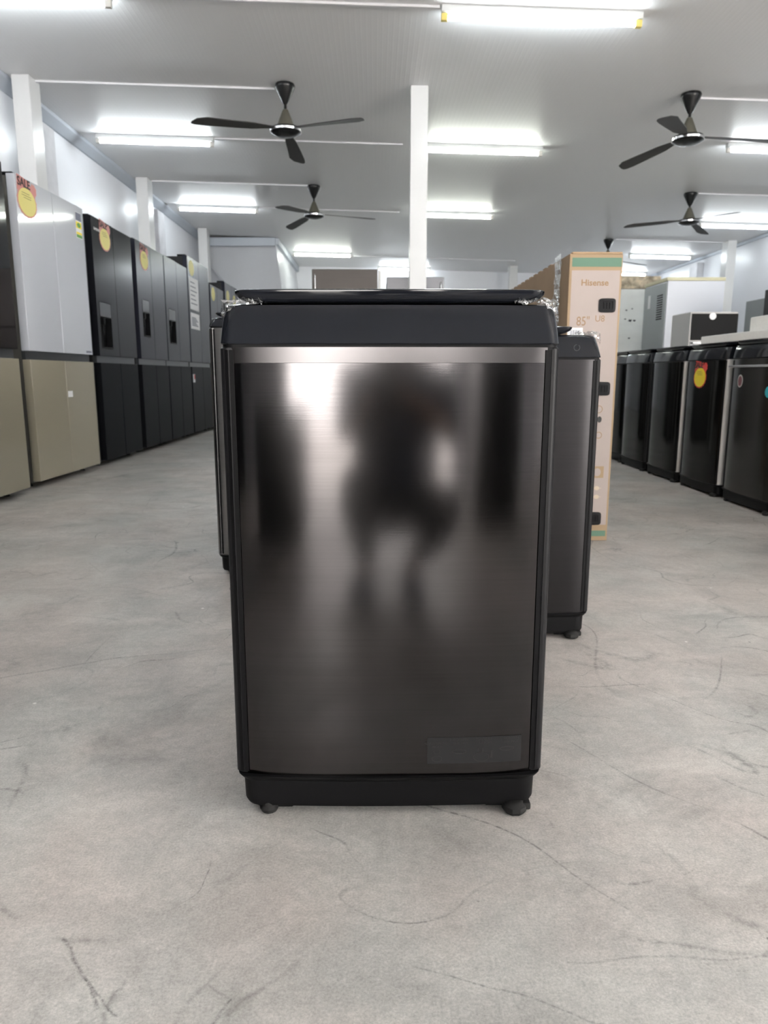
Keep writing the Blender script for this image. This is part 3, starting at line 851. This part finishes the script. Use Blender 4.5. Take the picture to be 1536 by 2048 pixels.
# row of washers on the right, fronts towards the aisle
row = [(6.52, 'washer_gloss', 'gloss black washer farthest along the right row, next to the tall carton', None),
       (5.94, 'washer_gloss', 'gloss black washer second from the far end of the right row', None),
       (5.33, 'washer_gloss', 'gloss black washer left of the one with the yellow price card', 'side_grey'),
       (4.71, 'washer_gloss', 'gloss black washer with a bright yellow sale card on its front', 'side_grey'),
       (4.08, 'washer_grey', 'graphite washer at the right edge with a round maroon badge', 'side_grey')]
ws = []
for k, (yc, pm, lb, sd) in enumerate(row):
    xf = 2.115 + (.02 if k == 0 else 0)
    ws.append(washer('washing_machine', lb, (xf, yc, 0), -PI / 2, wd=.57, d=.60, zsplit=.843, ztop=.918, zlid=.948, panel=pm, strip=False, side=sd, group='washers in the right hand row', bow=.018))
for y0_ in (3.46, 2.84, 2.22):  # unseen washers added to give the front washer something dark to reflect
    washer('washing_machine', 'black washer added beyond the right edge, seen only in reflections', (2.115, y0_, 0), -PI / 2, wd=.57, d=.60, zsplit=.843, ztop=.918, zlid=.948, panel='washer_gloss', strip=False, group='washers added beyond the right edge', bow=.018)
def on_w(x, z, d):
    half = .265
    return (x, .004 - .018 * (1 - abs(x / half) ** 3.4) - .0012 - d, z)
sale_tag(ws[3], on_w, -.03, .735, .17, True)
bm = new_bm(); plate(bm, oval(-.135, .716, .032, .036), lambda x, z, d: on_w(x, z, d), .001, 0); plate(bm, oval(-.135, .716, .024, .028), lambda x, z, d: on_w(x, z, d + .001), .0006, 1)
obj('round_badge', bm, [M['side_grey'], M['maroon']], ws[4])
bm = new_bm(); plate(bm, oval(.175, .66, .03, .03), lambda x, z, d: on_w(x, z, d), .001)
obj('cyan_badge', bm, M['cyan'], ws[4])
bm = new_bm(); box(bm, -.25, .25, -.034, -.002, .792, .806, .004)
obj('silver_trim', bm, M['steel_trim'], ws[4], 40)

# polystyrene slabs lying on the lids
s1 = obj('foam_slab', box(new_bm(), 2.17, 2.6, 3.78, 4.93, .949, 1.000, .006), M['foam'], smooth=40)
tag(s1, 'long flat white foam slab lying on the washer lids at the right', 'foam slab')
s2 = obj('foam_slab', box(new_bm(), 2.22, 2.6, 3.55, 4.40, 1.001, 1.085, .008), M['foam'], smooth=40)
tag(s2, 'thicker white foam block on top of the long flat slab', 'foam slab')

# ------------------------------------------------------------------ tall television carton
BX0, BX1, BY0, BY1, BH = .835, 1.066, 3.245, 5.32, 1.262
t = thing('tv_carton', 'tall narrow brown television carton with pinkish printed end', 'box', ((BX0 + BX1) / 2, BY0, 0))
hx = (BX1 - BX0) / 2; dy = BY1 - BY0
bm = new_bm(); box(bm, -hx, hx, 0.001, dy, 0, BH, .006)
obj('carton_body', bm, M['carton'], t, 40)
bm = new_bm(); plate(bm, [(-hx + .002, .002), (hx - .002, .002), (hx - .002, BH - .004), (-hx + .002, BH - .004)], lambda x, z, d: (x, .001 - d, z), .002)
fc_ = obj('end_face', bm, M['carton_edge'], t)
def of(x, z, d): return (x, -.001 - d, z)
bm = new_bm(); plate(bm, rect(-hx + .012, hx - .010, .075, BH - .07), of, .0008); obj('printed_panel', bm, M['carton_face'], fc_)
bm = new_bm(); plate(bm, rect(-hx + .012, hx - .006, BH - .055, BH - .018), of, .0008)
obj('green_band', bm, M['carton_green'], fc_)
bm = new_bm(); plate(bm, rect(-hx + .012, hx - .01, .022, .048), of, .0008)
obj('green_band', bm, M['carton_green'], fc_)
def of2(x, z, d): return (x, -.002 - d, z)
bm = new_bm(); text_into(bm, 'Hisense', .036, lambda x, y, z: of2(-.002 + x, 1.140 + y, z), bold=.0008, sx=1.05)
text_into(bm, '85"', .055, lambda x, y, z: of2(-.045 + x, .978 + y, z), sx=.8)
text_into(bm, 'U8', .038, lambda x, y, z: of2(.028 + x, .990 + y, z), sx=.95)
for i in range(24):
    a, b = 2 * PI * i / 24, 2 * PI * (i + 1) / 24
    for cx, cz_, rr in ((.045, .600, .017), (.05, .485, .015)):
        plate(bm, [(cx + q_ * math.cos(q), cz_ + q_ * math.sin(q)) for q_, q in ((rr, a), (rr, b), (rr - .003, b), (rr - .003, a))], of2, .0004)
obj('lettering', bm, M['carton_ink'], fc_)
bm = new_bm(); plate(bm, rect(.025, .082, .292, .345), of2, .0004); o = obj('printed_icon', bm, M['carton_edge'], fc_)
bm = new_bm(); plate(bm, oval(.053, .318, .016, .018), lambda x, z, d: of2(x, z, d + .0006), .0004); obj('icon_mark', bm, M['carton_face'], o)
bm = new_bm()
for zz in (.245, .205):
    plate(bm, oval(.055, zz, .012, .010, 12), of2, .0004); plate(bm, rect(.035, .075, zz - .0012, zz + .0012), of2, .0005)
obj('small_icon', bm, M['carton_pale'], fc_)
bm = new_bm(); plate(bm, rect(-.11, -.045, .912, .952), of2, .0006); o = obj('barcode_sticker', bm, M['white_card'], fc_)
bm = new_bm()
for k in range(12): plate(bm, rect(-.098 + .0038 * k, -.0962 + .0038 * k + .001 * (k % 3 == 0), .921, .943), lambda x, z, d: of2(x, z, d + .0008), .0003)
obj('barcode', bm, M['navy'], o)
for hx_, hz_ in ((.056, 1.046), (.052, .690), (.044, .105)):
    bm = new_bm()
    # rounded frame around a recessed grip with ribs
    n = 24; outer = []; inner = []
    for i in range(n):
        a = 2 * PI * i / n
        sx = math.copysign(abs(math.cos(a)) ** .35, math.cos(a)); sz = math.copysign(abs(math.sin(a)) ** .35, math.sin(a))
        outer.append((hx_ + .037 * sx, hz_ + .030 * sz)); inner.append((hx_ + .026 * sx, hz_ + .018 * sz))
    rings = [[(x, -.001, z) for x, z in outer], [(x, -.006, z) for x, z in outer], [(x, -.007, z) for x, z in inner], [(x, -.0035, z) for x, z in inner]]
    loft(bm, rings)
    hd = obj('carry_handle', bm, M['shell'], t, 30)
    bm = new_bm()
    for k in (-1, 0, 1): box(bm, hx_ + k * .013 - .003, hx_ + k * .013 + .003, -.006, -.001, hz_ - .014, hz_ + .012, .001)
    obj('grip_rib', bm, M['matt_black'], hd)
bm = new_bm(); plate(bm, oval(.050, .555, .010, .014), of2, .0006); obj('torn_hole', bm, M['ink'], fc_)
# side print and shrink wrap band
def osd(y, z, d): return (-hx - .0008 - d, y, z)
bm = new_bm()
text_into(bm, '85', .24, lambda x, y, z: osd(.37 - x, .965 + y, z), ext=.0004, sx=.75)
plate(bm, rect(.62, .78, .90, .985), osd, .0006)
obj('side_print', bm, M['carton_pale'], t)
bm = new_bm(); rnd = random.Random(5)
rows = []
for j in range(9):
    rows.append([bm.verts.new((-hx - .004 - rnd.random() * .006, .12 + .115 * j / 8 + rnd.uniform(-.004, .004), .72 + (BH - .70) * i / 26)) for i in range(27)])
rows2 = rows
for a_, b_ in zip(rows[:-1], rows[1:]):
    for i in range(26): bm.faces.new((a_[i], a_[i + 1], b_[i + 1], b_[i]))
o = obj('plastic_band', bm, M['band_film'], t); o['label'] = 'crinkled clear plastic band'
bm = new_bm()
for k in range(16):
    yy = .35 + k * .11
    box(bm, -hx + .001, hx - .001, yy, yy + .055, BH - .001, BH + .005, .002)
obj('top_flap_edge', bm, M['carton'], t)
bm = new_bm(); box(bm, -hx + .01, hx - .004, -.004, .03, BH - .004, BH + .006, .003)
obj('top_flap', bm, M['carton'], t)

# ------------------------------------------------------------------ appliances behind the middle
def tall_box(name, label, cat, x0, x1, y0, d, h_, m, seam=None, handle_side=-1, trim='steel_trim', body='fridge_body'):
    t = thing(name, label, cat, ((x0 + x1) / 2, y0, 0))
    hw = (x1 - x0) / 2
    obj('cabinet', box(new_bm(), -hw + .004, hw - .004, .055, d, .03, h_ - .01, .006), M[body], t, 40)
    zs = [.05] + (seam or []) + [h_]
    for a, b in zip(zs[:-1], zs[1:]):
        dd = obj('door', box(new_bm(), -hw, hw, 0, .05, a + .004, b - .004, .008), M[m], t, 40)
        xh = handle_side * (hw - .035)
        bm = new_bm(); zc1 = (a + b) / 2
        za, zb = b - .12 - min(.5, (b - a) * .7), b - .06
        tube(bm, [(xh, -.001, za), (xh, -.028, za + .03), (xh, -.032, (za + zb) / 2), (xh, -.028, zb - .03), (xh, -.001, zb)], .009)
        obj('door_handle', bm, M[trim], dd, 40)
    for sx in (-1, 1):
        obj('foot', lathe(new_bm(), [(.02, 0), (.02, .035)], 12, (sx * (hw - .08), .12, 0)), M['rubber'], t)
        obj('foot', lathe(new_bm(), [(.02, 0), (.02, .035)], 12, (sx * (hw - .08), d - .08, 0)), M['rubber'], t)
    return t
tb = tall_box('double_door_fridge', 'brown steel fridge showing just above the front washer lid', 'fridge', -.665, .03, 8.0, .65, 1.852, 'brown_steel', [1.25])
tall_box('double_door_fridge', 'grey steel fridge behind the slim middle column', 'fridge', .125, .735, 8.0, .65, 1.775, 'grey_steel', [1.2], 1)
o = obj('polystyrene_strip', box(new_bm(), .036, .065, 8.02, 8.1, 0, 1.84, .004), M['foam']); tag(o, 'pale upright foam strip against the right side of the brown fridge', 'foam strip')

# ------------------------------------------------------------------ second row behind the right washers
t = thing('upright_freezer', 'tall white cabinet with a grey louvred side and cream top edge', 'freezer', (3.5, 9.0, 0))
obj('cabinet', box(new_bm(), 0.012, .70, 0, .73, .04, 1.86, .006), M['cab_white'], t, 40)
obj('grey_side_panel', box(new_bm(), 0, .012, .02, .72, .05, 1.84, .003), M['cab_grey'], t)
obj('top_trim', box(new_bm(), -.006, .706, -.006, .736, 1.86, 1.90, .008), M['cream'], t, 40)
bm = new_bm()
for k in range(11): box(bm, -.006, .0, .10, .27, 1.42 + .028 * k, 1.434 + .028 * k, .002)
obj('louvre', bm, M['matt_black'], t)
obj('side_sticker', box(new_bm(), -.002, 0, .50, .58, 1.58, 1.74), M['white_card'], t)
for sx in (.08, .62):
    for sy in (.08, .65): obj('foot', lathe(new_bm(), [(.02, 0), (.02, .045)], 12, (sx, sy, 0)), M['rubber'], t)

t = thing('wrapped_fridge', 'white wrapped fridge just right of the tall carton', 'fridge', (3.36, 10.45, 0))
bm = new_bm(); box(bm, 0, .62, 0, .6, .03, 1.93, .02); obj('wrapped_body', bm, vary(mat('white_foam_wrap', (.84, .86, .84), .5), (3, 3, 8), .05), t, 40)
bm = new_bm()
for (x, z, r_) in ((.16, 1.64, .016), (.24, 1.66, .014), (.22, 1.50, .028), (.28, 1.50, .022), (.15, 1.52, .015), (.22, 1.26, .018)):
    plate(bm, oval(x, z, r_, r_ * .6, 9, .25), lambda x_, z_, d_: (x_, -.001 - d_, z_), .001)
obj('dark_tear', bm, M['gap'], t)
for sx in (.08, .54):
    for sy in (.08, .5): obj('foot', lathe(new_bm(), [(.02, 0), (.02, .03)], 12, (sx, sy, 0)), M['rubber'], t)
m_ = mat('stained_card', (.45, .38, .28), .8)
vary(m_, (14, 14, 14), .55, 5)
o = obj('stained_box', box(new_bm(), 3.34, 3.98, 10.45, 11.0, 1.931, 2.10, .01), m_); tag(o, 'stained torn cardboard box on top of the white wrapped fridge', 'box')

t = thing('black_front_oven', 'low appliance with a black front and white round sticker behind the washers', 'cooker', (2.80, 6.6, 0))
obj('casing', box(new_bm(), 0, .43, .012, .42, .03, 1.30, .008), M['side_grey'], t, 40)
obj('front_panel', box(new_bm(), .012, .425, 0, .012, 1.055, 1.285, .004), M['matt_black'], t)
bm = new_bm(); box(bm, .012, .425, .004, .012, .35, 1.045); obj('oven_window', bm, M['glass_black'], t)
bm = new_bm(); tube(bm, [(.03, .002, 1.03), (.03, -.02, 1.03), (.11, -.02, 1.03), (.11, .002, 1.03)], .006); obj('handle', bm, M['steel_trim'], t, 40)
bm = new_bm(); plate(bm, oval(.195, 1.262, .030, .030, 24), lambda x, z, d: (x, -.0005 - d, z), .003); obj('round_sticker', bm, M['white_card'], t)
for sx in (.05, .38):
    for sy in (.06, .36): obj('foot', lathe(new_bm(), [(.015, 0), (.015, .035)], 12, (sx, sy, 0)), M['rubber'], t)

tall_box('single_door_fridge', 'pale grey fridge between the cooker and the black one at the right edge', 'fridge', 4.32, 4.9, 8.1, .6, 1.60, 'silver_steel', None, -1, body='cab_grey')
tall_box('single_door_fridge', 'black fridge cut by the right edge above the foam block', 'fridge', 4.02, 4.65, 7.1, .62, 1.62, 'washer_gloss', None, -1)

# ------------------------------------------------------------------ behind the camera, seen in the reflections
tall_box('mini_fridge', 'low dark fridge behind the camera, seen only as a reflection', 'fridge', -1.03, -.49, -1.35, .5, .60, 'washer_gloss')
washer('washing_machine', 'dark washer behind the camera, seen only as a reflection', (.95, -1.2, 0), PI, panel='washer_gloss', strip=False)

def skin_mesh(name, verts, edges, m, parent, sub=2, root=0):
    me = bpy.data.meshes.new(name)
    me.from_pydata([v_[0] for v_ in verts], edges, [])
    o = bpy.data.objects.new(name, me); COL.objects.link(o)
    md = o.modifiers.new('skin', 'SKIN'); md.use_smooth_shade = True
    for i, v_ in enumerate(verts):
        sv = me.skin_vertices[0].data[i]
        r_ = v_[1]; sv.radius = r_ if isinstance(r_, tuple) else (r_, r_); sv.use_root = (i == root)
    sb = o.modifiers.new('sub', 'SUBSURF'); sb.levels = sub; sb.render_levels = sub
    dg = bpy.context.evaluated_depsgraph_get(); dg.update()
    me2 = bpy.data.meshes.new_from_object(o.evaluated_get(dg))
    bpy.data.objects.remove(o)
    me2.materials.clear(); me2.materials.append(m); me2.shade_smooth()
    o = bpy.data.objects.new(name, me2); COL.objects.link(o)
    if parent: o.parent = parent
    return o

per = thing('person', 'person crouching behind the camera in dark clothes, holding a phone', 'person', (.075, 0, 0))
V = [((0, -.42, .30), .165), ((0, -.40, .45), .19), ((0, -.34, .62), .155), ((0, -.28, .77), .12), ((0, -.245, .865), .055), ((0, -.215, .925), .078), ((0, -.205, .995), .088), ((0, -.21, 1.05), .060), ((0, -.135, .925), .034),
     ((-.10, -.40, .27), .10), ((-.16, -.12, .43), .065), ((-.115, -.24, .10), .042), ((-.125, -.23, .05), .036), ((-.13, -.10, .03), .030),
     ((.12, -.38, .27), .10), ((.24, -.18, .30), .070), ((.07, -.24, .10), .042), ((.06, -.23, .05), .036), ((.065, -.10, .03), .030),
     ((-.18, -.26, .74), .060), ((-.20, -.20, .56), .048), ((-.12, -.09, .66), .028), ((-.10, -.078, .68), .024),
     ((.18, -.26, .74), .060), ((.21, -.20, .55), .05), ((.07, -.10, .66), .028), ((.027, -.080, .68), .022)]
E_ = [(0, 1), (1, 2), (2, 3), (3, 4), (4, 5), (5, 6), (6, 7), (5, 8), (0, 9), (9, 10), (10, 11), (11, 12), (12, 13), (0, 14), (14, 15), (15, 16), (16, 17), (17, 18), (3, 19), (19, 20), (20, 21), (21, 22), (3, 23), (23, 24), (24, 25), (25, 26)]
COVER = {0: .72, 1: .72, 2: .76, 3: .76, 9: .72, 10: .8, 11: .9, 14: .72, 15: .8, 16: .9, 19: .8, 23: .8}
bo = skin_mesh('body', [(v_[0], v_[1] * COVER.get(i, 1)) for i, v_ in enumerate(V)], E_, M['skin'], per)
def grow(i, r_): return (V[i][0], V[i][1] + r_)
idx = [0, 1, 2, 3, 19, 20, 23, 24]
skin_mesh('shirt', [grow(i, .012) for i in idx] + [((-.175, -.175, .59), .046), ((.185, -.175, .58), .048), ((0, -.25, .825), .075)], [(0, 1), (1, 2), (2, 3), (3, 4), (4, 5), (3, 6), (6, 7), (5, 8), (7, 9), (3, 10)], M['shirt'], per)
skin_mesh('trousers', [((0, -.42, .30), .15), ((0, -.405, .40), .165)] + [grow(i, .014) for i in (9, 10, 11, 14, 15, 16)], [(0, 1), (0, 2), (2, 3), (3, 4), (0, 5), (5, 6), (6, 7)], M['trousers'], per, root=1)
bm = new_bm(); bmesh.ops.create_uvsphere(bm, u_segments=24, v_segments=16, radius=.1)
for v_ in bm.verts:
    c_ = v_.co.copy()
    zz = c_.z * .98 + 1.022
    if c_.y > .0 and zz < 1.03: zz = 1.03 + (zz - 1.03) * .15          # hairline above the forehead
    elif zz < .95: zz = .95 + (zz - .95) * .4
    v_.co = Vector((c_.x * .97, c_.y * 1.04 - .222, zz))
obj('hair', bm, M['hair'], per, 60)
for s in (-1, 1):
    bm = new_bm(); bmesh.ops.create_uvsphere(bm, u_segments=12, v_segments=8, radius=.0115)
    for v_ in bm.verts: v_.co += Vector((s * .031, -.1315, .992))
    ey = obj('eye', bm, M['white_card'], per, 60)
    bm = new_bm(); bmesh.ops.create_uvsphere(bm, u_segments=10, v_segments=6, radius=.006)
    for v_ in bm.verts: v_.co += Vector((s * .031, -.1245, .991))
    obj('iris', bm, M['hair'], ey, 60)
    obj('eyebrow', box(new_bm(), s * .032 - .016, s * .032 + .016, -.130, -.118, 1.010, 1.015, .002), M['hair'], per, 40)
    bm = new_bm(); bmesh.ops.create_uvsphere(bm, u_segments=12, v_segments=8, radius=.03)
    for v_ in bm.verts: v_.co = Vector((v_.co.x * .3 + s * .088, v_.co.y * .6 - .215, v_.co.z + .975))
    obj('ear', bm, M['skin'], per, 60)
bm = new_bm(); loft(bm, [[(-.007, -.125, .995), (.007, -.125, .995), (.005, -.112, .995), (-.005, -.112, .995)], [(-.015, -.125, .952), (.015, -.125, .952), (.010, -.094, .955), (-.010, -.094, .955)]])
obj('nose', bm, M['skin'], per, 80)
bm = new_bm(); tube(bm, [(-.024, -.111, .930), (-.01, -.103, .931), (.01, -.103, .931), (.024, -.111, .930)], .005, 8)
obj('mouth', bm, mat('lips', (.30, .11, .09), .45), per, 60)
for s in (-1, 1):
    hxp = (-.10 if s < 0 else .025)
    vv = [((hxp, -.075, .68), .020), ((hxp - s * .012, -.066, .70), .018)]
    ee = [(0, 1)]
    for k in range(4):
        b0 = len(vv)
        vv += [((hxp - s * .018, -.066, .715 - .017 * k), .008), ((hxp - s * .020, -.060, .716 - .017 * k), .0075), ((hxp - s * .034, -.056, .716 - .017 * k), .007)]
        ee += [(1, b0), (b0, b0 + 1), (b0 + 1, b0 + 2)]
    b0 = len(vv)
    vv += [((hxp - s * .016, -.060, .728), .009), ((hxp - s * .030, -.056, .738), .008)]
    ee += [(1, b0), (b0, b0 + 1)]
    skin_mesh('hand', vv, ee, M['skin'], per, 1)
    bm = new_bm(); loft(bm, [[((-.125 if s < 0 else .06) + x * k2, -.17 + y * k2, z) for x, y in ((-.04, -.09), (.04, -.09), (.048, .06), (.03, .14), (-.03, .14), (-.048, .06))] for z, k2 in ((0, 1), (.03, 1), (.065, .75))])
    obj('shoe', bm, M['shirt'], per, 50)
bm = new_bm(); box(bm, -.037, .037, -.009, 0, -.125, .030, .004)
o = obj('phone', bm, M['glass_black'], None, 40); o.location = (.035, -.022, .75); o.rotation_euler = (R(-10.7), 0, 0)
tag(o, 'black phone held upright by the crouching person', 'phone')
